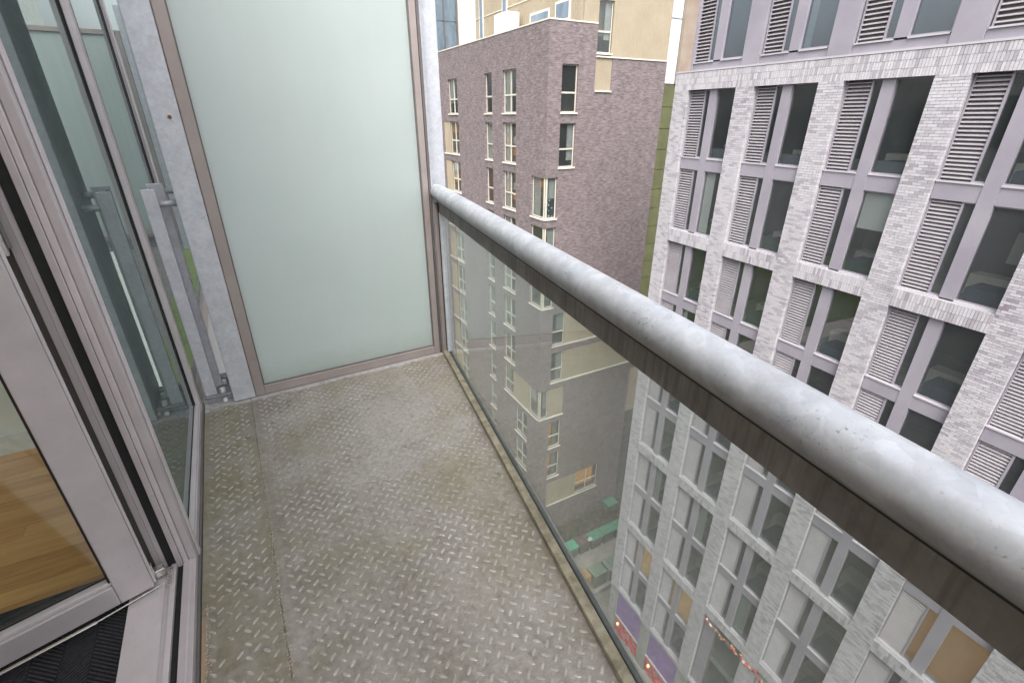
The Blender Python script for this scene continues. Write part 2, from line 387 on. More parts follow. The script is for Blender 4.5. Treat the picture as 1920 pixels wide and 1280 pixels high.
# grit lying in the joint and on the plate
gm = MB(); rnd = random.Random(5)
def pebble(x, y, r):
    k = len(gm.v); n = 5
    for (z, q) in ((0.0, 1.0), (r * .8, .65)):
        for a in range(n): gm.v.append(Vector((x + math.cos(a * 1.257 + r * 900) * r * q * rnd.uniform(.7, 1.2), y + math.sin(a * 1.257 + r * 900) * r * q * rnd.uniform(.7, 1.2), z)))
    for a in range(n): gm.f.append((k + a, k + (a + 1) % n, k + n + (a + 1) % n, k + n + a))
    gm.f.append(tuple(k + n + a for a in range(n)))
for k in range(420): pebble(-.138 + rnd.gauss(0, .004), rnd.triangular(.7, 2.3, .9), rnd.uniform(.0008, .0028))
for k in range(260): pebble(rnd.uniform(-.35, .6), rnd.uniform(.8, 2.5), rnd.uniform(.0008, .0022))
for k in range(300): pebble(-.353 + abs(rnd.gauss(0, .007)), rnd.uniform(.8, 1.4), rnd.uniform(.001, .003))
pebble(-.137, 1.36, .006); pebble(-.105, 1.72, .004); pebble(.28, 1.3, .004); pebble(.42, 2.2, .004)
tag(gm.build('grit', 'grit', stuff=True), 'pale grit and flakes scattered along the deck joint', 'grit')

# ================================================================== RAILING
rail = empty('balcony_railing', (xr(1.0), 1.0, 0))
tag(rail, 'balcony railing with thick galvanised handrail over a clear glass panel', 'railing')
rl = -rail.location
yA, yB = 2.742, -1.1
def railseg(o0, o1, z0, z1, ya=yA, yb=yB):
    m = MB(rl); m.prism([(xr(yb, o0), yb), (xr(yb, o1), yb), (xr(ya, o1), ya), (xr(ya, o0), ya)], z0, z1); return m
hm = MB(rl); n = 40; seg = 60
def hp(i):
    y = yA + .02 + (yB - yA - .02) * i / seg; return Vector((xr(y, .004), y, 1.051))
dax = (hp(1) - hp(0)).normalized(); ux = Vector((0, 0, 1)); wx = dax.cross(ux)
for i in range(seg + 1):
    for k in range(n):
        a = 2 * math.pi * k / n; rr = .0455
        if i == 0: rr = .041
        p = hp(i) + dax * (.004 if i == 0 else 0)
        hm.v.append(p + ux * math.cos(a) * rr + wx * math.sin(a) * rr + rl)
for i in range(seg):
    for k in range(n):
        hm.f.append((i * n + k, i * n + (k + 1) % n, (i + 1) * n + (k + 1) % n, (i + 1) * n + k))
hm.f.append(tuple(range(n)))
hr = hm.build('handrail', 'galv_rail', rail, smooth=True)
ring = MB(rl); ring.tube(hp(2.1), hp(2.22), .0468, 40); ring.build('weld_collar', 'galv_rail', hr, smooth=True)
railseg(-.004, .030, .936, 1.012).build('glass_channel', 'channel', rail, .002)
railseg(-.0065, -.0045, .998, 1.006).build('grime_line', 'gasket', rail)
railseg(.008, .020, .022, .940).build('glass_panel', 'rail_glass', rail)
railseg(-.034, .000, .006, .030).build('bottom_rail', 'bottom_rail', rail, .002)
railseg(.0015, .0065, .004, .024).build('glazing_gasket', 'gasket', rail)
railseg(.023, .031, -.02, .022).build('outer_rail', 'galv_dark', rail, .002)
railseg(-.02, .045, -.20, -.022).build('edge_channel', 'galv_dark', rail, .003)
# end stiles by the screen
railseg(-.030, .004, .030, .990, 2.735, 2.712).build('end_stile', 'alu_screen', rail, .002)
railseg(-.008, .022, .030, .990, 2.711, 2.694).build('end_gasket', 'gasket', rail, .001)
railseg(-.006, .026, .030, .940, 2.6935, 2.672).build('end_stile', 'galv', rail, .002)

# ================================================================== PRIVACY SCREEN AND POSTS
scr = empty('privacy_screen', (.45, 2.76, 0))
tag(scr, 'tall frosted glass privacy screen in a weathered aluminium frame', 'screen')
so_ = (-.45, -2.76, 0)
def SB(*a): return MB(so_).box(*a)
TOP = 2.35
SB(-.058, .984, 2.762, 2.772, .058, TOP - .05).build('frosted_pane', 'frost', scr)
SB(-.106, -.058, 2.742, 2.792, .004, TOP).build('stile', 'alu_screen', scr, .003)
SB(.984, 1.020, 2.742, 2.792, .004, TOP).build('stile', 'alu_screen', scr, .003)
SB(-.0575, .9835, 2.744, 2.790, .004, .058).build('bottom_rail', 'alu_screen', scr, .003)
SB(-.0575, .9835, 2.744, 2.790, TOP - .05, TOP).build('top_rail', 'alu_screen', scr, .003)
SB(-.058, -.052, 2.752, 2.7615, .058, TOP - .05).build('glazing_gasket', 'alu_dark', scr)
SB(.978, .984, 2.752, 2.7615, .058, TOP - .05).build('glazing_gasket', 'alu_dark', scr)
SB(-.052, .978, 2.752, 2.7615, .058, .063).build('glazing_gasket', 'alu_dark', scr)
SB(1.0215, 1.036, 2.738, 2.79, .004, TOP).build('cover_strip', 'alu_dark', scr, .002)
SB(1.0375, 1.046, 2.744, 2.79, .004, TOP).build('cover_strip', 'galv', scr, .002)

post = empty('steel_post', (-.163, 2.77, 0))
tag(post, 'tall flat galvanised steel post at the wall side of the frosted screen', 'post')
po = (.163, -2.77, 0)
MB(po).box(-.218, -.110, 2.740, 3.05, .004, 2.6).build('shaft', 'galv', post, .004)
MB(po).box(-.1095, -.1065, 2.7445, 2.795, .01, 2.5).build('rust_seam', mottled('rusty_seam', (.12, .05, .03), (.25, .20, .18), 12, .8), post)
MB(po).tube((-.150, 2.7395, 1.45), (-.150, 2.7365, 1.45), .008, 10).build('rust_spot', mottled('rust', (.16, .06, .02), (.25, .11, .05), 60, .9), post)

op = empty('steel_post', (1.10, 2.80, 0))
tag(op, 'galvanised steel post that carries the end of the handrail', 'post')
oo = (-1.10, -2.80, 0)
MB(oo).box(1.048, 1.150, 2.792, 2.86, -.2, 2.6).build('shaft', 'galv', op, .004)
MB(oo).box(1.03, 1.165, 2.78, 2.87, -.215, -.2005).build('base_plate', 'galv_dark', op)

ns = empty('privacy_screen', (.45, 7.9, 0))
tag(ns, 'frosted screen of the neighbouring balcony mirrored in the glazed wall', 'screen')
no = (-.45, -7.9, 0)
MB(no).box(-.058, .984, 7.90, 7.91, .058, 2.30).build('frosted_pane', 'frost', ns)
for (xa, xb_, za, zb) in ((-.106, -.058, 0, 2.35), (.984, 1.02, 0, 2.35), (-.0575, .9835, .004, .058), (-.0575, .9835, 2.30, 2.35)):
    MB(no).box(xa, xb_, 7.88, 7.93, za, zb).build('frame_member', 'alu_screen', ns, .003)
MB(no).box(-.218, -.110, 7.88, 8.1, -.2, 2.6).build('carrier_post', 'galv', ns, .004)
MB(no).box(-.36, 1.05, 7.95, 11.0, -.15, 0).build('deck_edge', 'galv_dark', ns)
lp = empty('railing_post', (-.31, 2.80, 0))
tag(lp, 'short galvanised angle post with stub rails beside the glazed wall', 'post')
lo = (.31, -2.80, 0)
MB(lo).box(-.346, -.290, 2.790, 2.802, .05, 1.15).build('flange', 'galv', lp, .003)
MB(lo).box(-.322, -.312, 2.8025, 2.884, .05, 1.15).build('web', 'galv', lp, .002)
MB(lo).box(-.330, -.262, 2.885, 2.897, .05, 1.165).build('flange', 'galv', lp, .003)
MB(lo).tube((-.311, 2.83, 1.078), (-.2185, 2.83, 1.078), .015, 16).build('stub_rail', 'galv', lp, smooth=True)
MB(lo).tube((-.262, 2.925, 1.125), (-.2185, 2.925, 1.125), .015, 16).build('stub_rail', 'galv', lp, smooth=True)
MB(lo).box(-.352, -.222, 2.775, 2.93, .034, .0495).build('base_plate', 'galv_dark', lp, .003)
MB(lo).box(-.352, -.222, 2.815, 2.93, -.012, .033).build('bracket', 'galv', lp, .004)
for (x, y) in ((-.262, 2.80), (-.25, 2.90)):
    bo = MB(lo).tube((x, y, .0505), (x, y, .078), .014, 12).build('bolt', 'plastic_white', lp, .003)
MB(lo).tube((-.26, 2.795, .012), (-.26, 2.770, .012), .012, 12).build('bolt_cap', 'plastic_white', lp, .002)
MB(lo).box(-.345, -.225, 2.94, 3.0, .03, .075).build('bracket', 'galv_dark', lp, .004)

# ================================================================== GLAZED WALL, DOOR, ROOM
gw = empty('glazed_wall', (-.45, 2.0, 0))
tag(gw, 'lilac grey aluminium glazed wall with door threshold and reflecting fixed pane', 'glazed wall')
go = (.45, -2.0, 0)
def GB(*a): return MB(go).box(*a)
ZT = 2.36
# threshold under the door, in its steps
GB(-.3735, -.366, Y0, 2.80, -.01, .012).build('drip_edge', 'alu_dark', gw, .001)
GB(-.412, -.374, Y0, 1.598, .0, .040).build('threshold', 'alu', gw, .002)
GB(-.392, -.388, Y0, 1.598, .0405, .043).build('threshold_ridge', 'alu_light', gw)
GB(-.430, -.413, Y0, 1.598, .0, .030).build('threshold_gasket', 'gasket', gw)
GB(-.446, -.431, Y0, 1.598, .0, .044).build('threshold_ridge', 'alu_light', gw, .001)
GB(-.460, -.447, Y0, 1.598, .0, .038).build('threshold_ridge', 'alu', gw, .001)
GB(-.560, -.461, Y0, 1.598, .0, .034).build('inner_sill', 'alu_light', gw, .002)
# jamb between door and fixed pane
GB(-.396, -.374, 1.600, 1.668, .0, ZT).build('jamb', 'alu', gw, .002)
GB(-.373, -.368, 1.632, 1.660, .012, ZT).build('jamb_bead', 'alu_light', gw, .001)
GB(-.412, -.397, 1.592, 1.668, .0, ZT).build('jamb', 'alu_light', gw, .002)
GB(-.430, -.413, 1.588, 1.66, .0, ZT).build('jamb', 'alu', gw, .002)
GB(-.456, -.431, 1.596, 1.66, .0, ZT).build('jamb_gasket', 'gasket', gw)
GB(-.472, -.457, 1.606, 1.66, .0, ZT).build('jamb', 'alu_light', gw, .002)
GB(-.492, -.473, 1.612, 1.66, .0, ZT).build('jamb', 'alu', gw, .002)
GB(-.545, -.493, 1.630, 1.66, .0, ZT).build('jamb_groove', 'alu_dark', gw, .002)
GB(-.56, -.546, 1.618, 1.66, .0, ZT).build('jamb', 'alu_light', gw, .002)
# fixed pane and its frame
GB(-.412, -.374, 1.669, 2.70, .0, .048).build('bottom_frame', 'alu', gw, .002)
GB(-.396, -.378, 1.669, 2.70, .0485, .064).build('glazing_bead', 'alu_light', gw, .002)
GB(-.56, -.413, 1.661, 2.70, .0, .06).build('bottom_frame', 'alu', gw, .002)
GB(-.408, -.398, 1.669, 2.704, .049, ZT - .05).build('fixed_pane', 'coated_glass', gw)
GB(-.412, -.374, 1.60, 2.80, ZT + .001, ZT + .06).build('head_frame', 'alu', gw, .002)
GB(-.396, -.392, 2.690, 2.705, .065, ZT).build('corner_gasket', 'gasket', gw)
GB(-.396, -.372, 2.706, 2.765, .0, ZT).build('corner_mullion', 'alu_light', gw, .002)
GB(-.41, -.372, 2.766, 2.80, .0, ZT).build('corner_mullion', 'alu_screen', gw, .002)
GB(-.56, -.4105, 2.706, 2.80, .0, ZT).build('party_post', 'alu_dark', gw)
# the next flat's glazing beyond the screen
GB(-.42, -.372, 2.801, 13.9, -.10, .049).build('bottom_frame', 'alu_screen', gw, .002)
GB(-.42, -.372, 2.801, 13.9, ZT + .001, ZT + .06).build('head_frame', 'alu_screen', gw, .002)
ym = 2.80
for yn in (3.90, 5.3, 6.7, 8.1, 9.5, 10.9, 12.3, 13.83):
    GB(-.408, -.398, ym + .001, yn, .05, ZT).build('fixed_pane', 'coated_glass', gw)
    GB(-.396, -.392, yn - .012, yn, .05, ZT).build('mullion_gasket', 'gasket', gw)
    GB(-.44, -.376, yn + .001, yn + .07, .05, ZT).build('mullion', 'alu', gw, .002)
    ym = yn + .07
GB(-1.8, -1.7, 2.95, 13.8, -.10, 2.6).build('blind', 'dim_wall_own', gw)

# door leaf, opened inwards
hx, hy = -.497, 1.575
door = empty('balcony_door', (hx, hy, .054)); ang = math.atan2(-.263, -.965); door.rotation_euler.z = ang
tag(door, 'aluminium framed glass balcony door standing open into the room', 'door')
# local: x runs along the leaf from the hinge edge, +y faces the balcony side after the turn
LW, LH = .86, 2.26; yo, yi = .062, -.008        # outer face, inner face
def DB(x0, x1, y0, y1, z0, z1): return MB().box(x0, x1, y0, y1, z0, z1)
DB(.004, .094, .030, yo, 0, LH).build('stile', 'alu', door, .003)
DB(LW - .09, LW, .030, yo, 0, LH).build('stile', 'alu', door, .003)
DB(.0945, LW - .0905, .030, yo, 0, .078).build('bottom_rail', 'alu', door, .003)
DB(.0945, LW - .0905, .030, yo, LH - .08, LH).build('top_rail', 'alu', door, .003)
DB(.0945, LW - .0905, .016, .026, .07, LH - .07).build('glass_pane', 'door_glass', door)
DB(.0945, LW - .0905, .0265, .052, .0785, .092).build('glazing_bead', 'alu_light', door, .002)
DB(.0945, .100, .0265, .055, .092, LH - .08).build('glazing_gasket', 'gasket', door)
DB(.1005, LW - .091, .0265, .0295, .0925, .097).build('glazing_gasket', 'gasket', door)
DB(.012, .094, yi, .0295, 0, LH).build('inner_stile', 'alu_dark', door, .002)
DB(LW - .088, LW - .004, yi, .0295, 0, LH).build('inner_stile', 'alu_dark', door, .002)
DB(.0945, LW - .0885, yi, .015, 0, .074).build('inner_rail', 'alu_dark', door, .002)
DB(.0, .0115, -.006, .004, 0, LH).build('edge_ridge', 'alu', door, .001)
DB(.004, .0115, .006, .010, 0, LH).build('edge_ridge', 'alu_light', door)
DB(-.004, .0035, .040, .046, 0, LH).build('edge_ridge', 'alu_light', door, .001)
DB(-.012, .003, .0005, .0395, 1.10, 1.24).build('hinge', 'chrome', door, .003)
DB(-.020, -.0125, .010, .030, 1.115, 1.225).build('hinge_plate', 'alu_dark', door, .002)
DB(-.008, .0035, .012, .034, .012, .060).build('corner_fitting', 'chrome', door, .002)
DB(-.036, -.006, -.004, .024, -.010, .020).build('corner_hinge', 'chrome', door, .003)
MB().tube((-.016, .058, -.012), (.165, .070, -.012), .0024, 8).build('stay_arm', 'chrome', door)
MB().tube((.16, .0700, -.012), (.62, .064, -.012), .0048, 8).build('stay_arm', 'chrome', door)
# hardware on the threshold end
GB(-.452, -.436, 1.50, 1.575, .0445, .052).build('hinge_keep', 'chrome', gw, .002)
GB(-.450, -.438, 1.535, 1.56, .0525, .062).build('hinge_keep', 'chrome', gw, .002)

# room
rf = empty('room_floor', (-2.2, .5, 0)); rf['kind'] = 'structure'
ro = (2.2, -.5, 0)
MB(ro).box(-4.2, -.562, -2.4, 2.78, -.06, -.013).build('subfloor', 'concrete', rf)
PW = .070; rnd = random.Random(9); srcs = []
y = 2.776
while y > -1.3:
    x = -.566 + rnd.uniform(0, .4)
    while x > -3.6:
        L = rnd.choice((.49, .49, .62)); xa, xb_ = x - L, min(x, -.566); z = rnd.uniform(-.0006, .0006)
        if xb_ - xa > .03: MB(ro).box(xa + .0008, xb_ - .0008, y - PW + .0008, y - .0008, -.0125, z - .001).build('plank', 'wood', rf)
        x -= L
    y -= PW
def wallbox(*a): return MB((2.2, -.5, 0)).box(*a)
rw = empty('room_wall', (-2.2, .5, 0)); rw['kind'] = 'structure'
wallbox(-4.2, -.562, 2.782, 2.90, 0, 2.5).build('party_wall', 'paint_white', rw)
wallbox(-4.3, -4.2, -2.4, 2.78, 0, .35).build('back_wall', 'paint_white', rw)
added_rwin = wallbox(-4.28, -4.22, -2.4, -2.32, .351, 2.5).build('added_rear_window', 'alu', rw)  # added unseen rear glazing, lets in daylight to brighten the room
for yy in (-.72, .95, 2.70): wallbox(-4.28, -4.22, yy, yy + .08, .351, 2.5).build('added_rear_window', 'alu', rw)
wallbox(-4.255, -4.245, -2.319, 2.699, .351, 2.5).build('added_rear_pane', 'door_glass', rw)
wallbox(-4.2, -.562, -2.5, -2.4, 0, 2.5).build('side_wall', 'paint_white', rw)
wallbox(-3.9, -.566, 2.768, 2.7815, .0, .09).build('skirting_board', 'plastic_white', rw)
struct(B(-4.2, -.562, -2.4, 2.78, 2.5, 2.6).build('room_ceiling', 'ceiling'))
# mat
dm = empty('door_mat', (-.85, 1.2, 0)); tag(dm, 'black ribbed entrance mat on the oak floor inside the door', 'mat')
mo = (.85, -1.2, 0)
MB(mo).box(-1.25, -.564, -.2, 1.695, 0, .006).build('mat_base', 'mat_base', dm, .002)
mm = MB(mo)
cw, pit, th = .075, .013, .006
for ci in range(9):
    xa = -1.24 + ci * cw; xb_ = xa + cw - .004
    if xb_ > -.566: break
    d = cw * .8 * (1 if ci % 2 else -1); y = .55
    while y < 1.68:
        a0, a1 = y - d / 2, y + d / 2
        if max(a0, a1) + th < 1.69:
            k = len(mm.v)
            for z in (.0058, .0095):
                mm.v += [Vector(p) + Vector(mo) for p in ((xa, a0, z), (xb_, a1, z), (xb_, a1 + th, z), (xa, a0 + th, z))]
            mm.f += [(k + 4, k + 5, k + 6, k + 7), (k, k + 1, k + 5, k + 4), (k + 1, k + 2, k + 6, k + 5), (k + 2, k + 3, k + 7, k + 6), (k + 3, k, k + 4, k + 7)]
        y += pit
mm.build('ribs', 'mat_rib', dm, stuff=True)

# own building above, below and behind
MAT['own_clad'] = mottled('pale_facade_panel', (.50, .50, .50), (.58, .58, .57), .7, .7)
ob = empty('apartment_block', (-6, -4, GZ)); tag(ob, 'pale clad apartment block that the balcony belongs to', 'building')
obo = (6, 4, -GZ)
MB(obo).box(-4.6, -.42, -14, 14, GZ, -.105).build('lower_wall', 'own_clad', ob)
MB(obo).box(-4.6, -.42, -14, 14, 2.63, 3.4).build('upper_wall', 'own_clad', ob)
MB(obo).box(-4.6, -4.31, -14, -2.51, -.104, 2.629).build('rear_wall', 'own_clad', ob)
MB(obo).box(-4.6, -4.31, 2.91, 14, -.104, 2.629).build('rear_wall', 'own_clad', ob)  # rear wall left open behind the room to admit daylight
MB(obo).box(-4.309, -.44, 13.9, 14, -.104, 2.629).build('gable_wall', 'own_clad', ob)
MB(obo).box(-4.309, -.40, -14, -2.51, -.104, 2.629).build('facade_panel', 'own_clad', ob)
MB(obo).box(-.56, -.375, -2.50, 14, ZT + .062, 2.6295).build('lintel', 'alu', ob)
MB(obo).box(-.60, -.42, -2.50, 2.80, -.1035, -.062).build('slab_edge', 'concrete', ob)

# ================================================================== WHITE BRICK BLOCK ACROSS THE STREET
AZ = R(3.483); GD = 15.547
gb = empty('student_block', (GD * math.cos(AZ), -GD * math.sin(AZ), GZ), -AZ)
tag(gb, 'white brick block with lilac grey window bays and louvres across the street', 'building')
gof = (0, 0, -GZ)                         # local x goes into the building, local y runs away along the street
def MG(): return MB(gof)
MAT['clad'] = mottled('lilac_grey_metal', (.275, .254, .295), (.325, .302, .342), .8, .45, .12)
MAT['clad_light'] = mottled('pale_lilac_metal', (.44, .415, .445), (.49, .465, .495), .8, .45, .1)
MAT['slat'] = mottled('louvre_slat_metal', (.35, .325, .345), (.40, .375, .395), 2, .5, .05)
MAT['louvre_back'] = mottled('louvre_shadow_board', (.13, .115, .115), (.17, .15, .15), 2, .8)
MAT['mortar'] = mottled('mortar', (.30, .288, .305), (.35, .337, .355), 3, .9)
def mat_brick():
    m, t, b = newmat('white_glazed_brick'); g = N(t, 'ShaderNodeNewGeometry'); oi = N(t, 'ShaderNodeObjectInfo')
    f = math_n(t, 'FRACT', math_n(t, 'ADD', g.outputs['Random Per Island'], math_n(t, 'MULTIPLY', oi.outputs['Random'], 7.3)))
    patch = noise(t, g.outputs['Position'], .55, 4, .6)
    f2 = math_n(t, 'ADD', math_n(t, 'MULTIPLY', f, .75), math_n(t, 'MULTIPLY', math_n(t, 'SUBTRACT', patch, .5), .75))
    c = ramp(t, f2, [(.0, (.51, .487, .508)), (.36, (.465, .443, .466)), (.58, (.395, .374, .40)), (.78, (.315, .29, .316)), (.93, (.215, .16, .185))])
    c = mixc(t, 1.0, c, ramp(t, noise(t, g.outputs['Position'], 30, 3), [(.3, .86), (.7, 1.08)]), 'MULTIPLY')
    t.links.new(c, b.inputs['Base Color']); b.inputs['Roughness'].default_value = .5
    bump(t, b, noise(t, g.outputs['Position'], 60, 3), .3, .004); return m
MAT['brick'] = mat_brick()
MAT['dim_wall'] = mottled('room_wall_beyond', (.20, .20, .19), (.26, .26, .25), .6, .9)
MAT['pale_floor'] = mottled('pale_carpet', (.32, .33, .31), (.42, .43, .40), 2, .9)
MAT['blind'] = mottled('pale_blind', (.52, .54, .53), (.62, .64, .63), 1, .9)
MAT['tan_box'] = mottled('cardboard', (.36, .24, .13), (.44, .30, .17), 2, .8)
MAT['navy'] = mottled('navy_upholstery', (.018, .035, .065), (.03, .055, .09), 3, .85)
MAT['cream'] = mottled('cream_ledge', (.66, .65, .58), (.74, .73, .66), 2, .6)
def emis(name, c, s, var=.0, scale=3):
    m, t, b = newmat(name); b.inputs['Base Color'].default_value = rgb((.3, .2, .1)); b.inputs['Roughness'].default_value = .8
    v = wpos(t); k = ramp(t, noise(t, v, scale, 4), [(.3, tuple(x * (1 - var) for x in c)), (.7, c)])
    t.links.new(k, b.inputs['Emission Color']); b.inputs['Emission Strength'].default_value = s; return m
MAT['lit'] = emis('lit_room_wall', (.75, .40, .12), .42, .35)
MAT['lit_dim'] = emis('lit_amber_blind', (.50, .20, .045), .36, .4)

S0, PB, WB = 15.707, 3.012, 2.264; SH = 2.9; NB = 7; CORN = 16.44
BASE = PB - WB
SILL = [None] + [.018 - SH * (i - 1) - .04 for i in range(1, 12)]   # SILL[i], i = 1..11
REC = .20
def bay(b): return S0 - PB * b - WB, S0 - PB * b                    # (near edge, far edge)
yend = bay(NB - 1)[0] - BASE
B_TOP = 3.0; HEAD1 = 2.39; S10 = SILL[10]
# core and slabs (room boxes behind the panes)
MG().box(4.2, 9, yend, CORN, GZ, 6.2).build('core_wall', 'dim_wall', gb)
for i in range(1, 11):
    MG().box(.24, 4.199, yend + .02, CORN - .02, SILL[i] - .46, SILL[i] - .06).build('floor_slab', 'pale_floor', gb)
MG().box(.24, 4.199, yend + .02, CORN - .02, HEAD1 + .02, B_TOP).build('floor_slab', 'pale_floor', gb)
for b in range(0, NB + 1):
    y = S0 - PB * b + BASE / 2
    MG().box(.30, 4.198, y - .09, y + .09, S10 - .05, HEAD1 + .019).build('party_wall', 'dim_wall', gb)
# masonry cores of piers and bands
piers = [(S0, CORN)] + [(bay(b)[0] - BASE, bay(b)[0]) for b in range(NB)]
for (a, c) in piers:
    MG().box(.012, .30, a + .010, c - .010, S10 - .02, B_TOP - .005).build('pier', 'mortar', gb)
MG().box(.012, 9, CORN - .0095, CORN - .004, S10, B_TOP - .004).build('gable_wall', 'mortar', gb)
bands = [(HEAD1, B_TOP - .006)] + [(SILL[i] - .56, SILL[i] - .045) for i in (2, 4, 6, 8)] + [(S10 - .30, S10 - .045)]
for (z0, z1) in bands:
    for b in range(NB):
        a, c = bay(b)
        MG().box(.012, .30, a - .0095, c + .0095, z0 + .006, z1).build('brick_band', 'mortar', gb)
# bricks
bricks = []                                # (y0, y1, z0, z1)
CP_, BW, BHt, J = .0745, .215, .065, .0095
rnd = random.Random(21)
inband = lambda z: any(z0 - .01 < z < z1 for (z0, z1) in bands[:1])
z = S10 - .30; k = 0
while z < HEAD1 + .0:
    for (a, c) in piers:
        y = a - (BW + J) * (.5 if k % 2 else 0)
        while y < c - .02:
            y0, y1 = max(y, a), min(y + BW, c)
            if y1 - y0 > .03: bricks.append((y0, y1, z, z + BHt))
            y += BW + J
    z += CP_; k += 1
for bi, (z0, z1) in enumerate(bands):
    h = (z1 - z0); nrow = 3 if bi == 0 else max(1, round(h / .225)); rh = h / nrow
    spans = [(yend, CORN)] if bi == 0 else [bay(b) for b in range(NB)]
    for (a, c) in spans:
        for r_ in range(nrow):
            y = a
            while y < c - .02:
                y1 = min(y + BHt, c); bricks.append((y, y1, z0 + r_ * rh + .003, z0 + (r_ + 1) * rh - .006)); y += CP_
def brick_near(q):                          # bricks that show largest: the near piers, above the handrail
    y = (q[0] + q[1]) / 2; z = (q[2] + q[3]) / 2
    return math.hypot(y - 4.6, (z + 1.4) * 1.3)
vis = sorted(range(len(bricks)), key=lambda i: brick_near(bricks[i])); single = set(vis[:300])
sm = MG(); shared = {}
for i, (y0, y1, z0, z1) in enumerate(bricks):
    dx = rnd.uniform(-.004, .003)
    if i in single:
        key = (round(y1 - y0, 3), round(z1 - z0, 3))
        if key not in shared:
            o = MB().box(0, .105, -key[0] / 2, key[0] / 2, -key[1] / 2, key[1] / 2).build('brick', 'brick', gb); shared[key] = o
        else: o = inst(shared[key], 'brick', gb)
        o.location = (dx, (y0 + y1) / 2, (z0 + z1) / 2 - GZ)
    else: sm.box(dx, .105, y0, y1, z0, z1, skip=('x1',))
sm.build('brickwork', 'brick', gb, stuff=True)
# windows: each bay and floor one unit
slat_budget = [0]
slat_src = {}
def window(b, i, zt, zs, x0, detail, lit=None, spandrel=True, bench=True):
    """zt head, zs sill; x0 recess of the frame"""
    a, c = bay(b)
    W = MG(); fx0, fx1 = x0, x0 + .07
    yl = c - .03                            # far side
    lv0 = c - .70; nw0 = c - 1.0; ml0 = c - 1.34
    W.box(fx0, fx1, c - .035, c, zs, zt)                      # far jamb
    W.box(fx0, fx1, a, a + .03, zs, zt)                       # near jamb
    W.box(fx0 - .01, fx1, lv0 - .05, lv0, zs, zt)             # louvre edge
    W.box(fx0, fx1, nw0, lv0 - .051, zs, zs + .035); W.box(fx0, fx1, nw0, lv0 - .051, zt - .035, zt)
    W.box(fx0, fx1, a + .031, ml0, zs, zs + .035); W.box(fx0, fx1, a + .031, ml0, zt - .035, zt)
    wo = W.build('window', 'clad', gb)
    MG().box(fx0 - .07, fx1 + .02, ml0 + .001, nw0 - .001, zs - (.47 if spandrel else 0), zt).build('mullion', 'clad', wo)
    gmat = 'far_glass' if i else 'top_glass'
    MG().box(fx0 + .03, fx0 + .04, nw0, lv0 - .051, zs + .036, zt - .036).build('pane', gmat, wo)
    MG().box(fx0 + .03, fx0 + .04, a + .031, ml0, zs + .036, zt - .036).build('pane', gmat, wo)
    # sill ledge
    MG().box(fx0 - .085, fx1 + .02, nw0, c, zs - .045, zs - .002).build('sill', 'clad_light', wo)
    MG().box(fx0 - .085, fx1 + .02, a, ml0, zs - .045, zs - .002).build('sill', 'clad_light', wo)
    if spandrel:
        MG().box(fx0 - .05, fx1, nw0, c, zs - .47, zs - .0455).build('spandrel', 'clad', wo)
        MG().box(fx0 - .05, fx1, a, ml0, zs - .47, zs - .0455).build('spandrel', 'clad', wo)
    # louvres
    h = zt - zs - .04; n = 24; p = h / n; y0, y1 = lv0 + .002, c - .037
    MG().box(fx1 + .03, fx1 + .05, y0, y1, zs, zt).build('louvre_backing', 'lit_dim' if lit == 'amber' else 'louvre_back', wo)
    def slat_geo(m, zz):
        k = len(m.v); xa, xb_, dz, th_ = fx0 + .004, fx1 + .01, .026, .022
        P = [(xa, zz - dz), (xa, zz - dz + th_), (xb_, zz + dz + th_ * .3), (xb_, zz + dz - th_ * .4)]
        for yy in (y0, y1):
            for (px, pz) in P: m.v.append(Vector((px, yy, pz)) + m.off)
        for q in range(4): m.f.append((k + q, k + (q + 1) % 4, k + 4 + (q + 1) % 4, k + 4 + q))
        m.f += [(k + 3, k + 2, k + 1, k), (k + 4, k + 5, k + 6, k + 7)]
    if detail and slat_budget[0] + n <= 300:
        slat_budget[0] += n
        key = (round(h, 3), x0, b)
        first = slat_src.get(key)
        for q in range(n):
            zz = zs + .03 + (q + .5) * p
            if first is None:
                m = MG(); slat_geo(m, zz); first = m.build('slat', 'slat', wo); first['z'] = zz; slat_src[key] = first
            else:
                o = inst(first, 'slat', wo, (0, 0, zz - first['z']))
    else:
        m = MG()
        for q in range(n): slat_geo(m, zs + .03 + (q + .5) * p)
        m.build('louvre', 'slat', wo, stuff=True)
    rr = random.Random(b * 31 + i)
    if bench and not lit:
        MG().box(fx1 + .06, fx1 + rr.uniform(.75, .95), a + .02, ml0 - .05, zs - .055, zs + rr.uniform(.30, .40)).build('window_bench', 'navy', wo)
        MG().box(fx1 + 1.05, fx1 + 1.55, a - .05, ml0 + .3, zs - .055, zs + rr.uniform(.40, .50)).build('window_ledge', 'cream', wo)
    if rr.random() < .16 and not lit:
        MG().box(fx1 + .035, fx1 + .05, ml0 - rr.uniform(.2, .5), ml0 - .02, zs + .04, zt - .04).build('curtain', 'blind', wo)
    if not lit and rr.random() < .07:
        MG().box(fx1 + .032, fx1 + .045, a + .05, ml0 - .03, zt - rr.uniform(.3, 1.1), zt - .04).build('roller_blind', rr.choice(('blind', 'dim_wall')), wo)
    if not lit and rr.random() < .25:
        MG().box(fx1 + 1.2, fx1 + 1.25, a + rr.uniform(.2, .5), a + rr.uniform(.6, 1.1), zs + .9, zs + 1.7).build('wall_picture', rr.choice(('cream', 'navy', 'tan_box')), wo)
    if lit:
        MG().box(fx1 + .10, fx1 + .12, a + .0, c - .72, zs + .02, zt).build('lit_blind', 'lit' if lit == 'warm' else 'lit_dim', wo)
    return wo
LIT = {(0, 9): 'warm', (1, 9): 'warm', (4, 6): 'amber'}
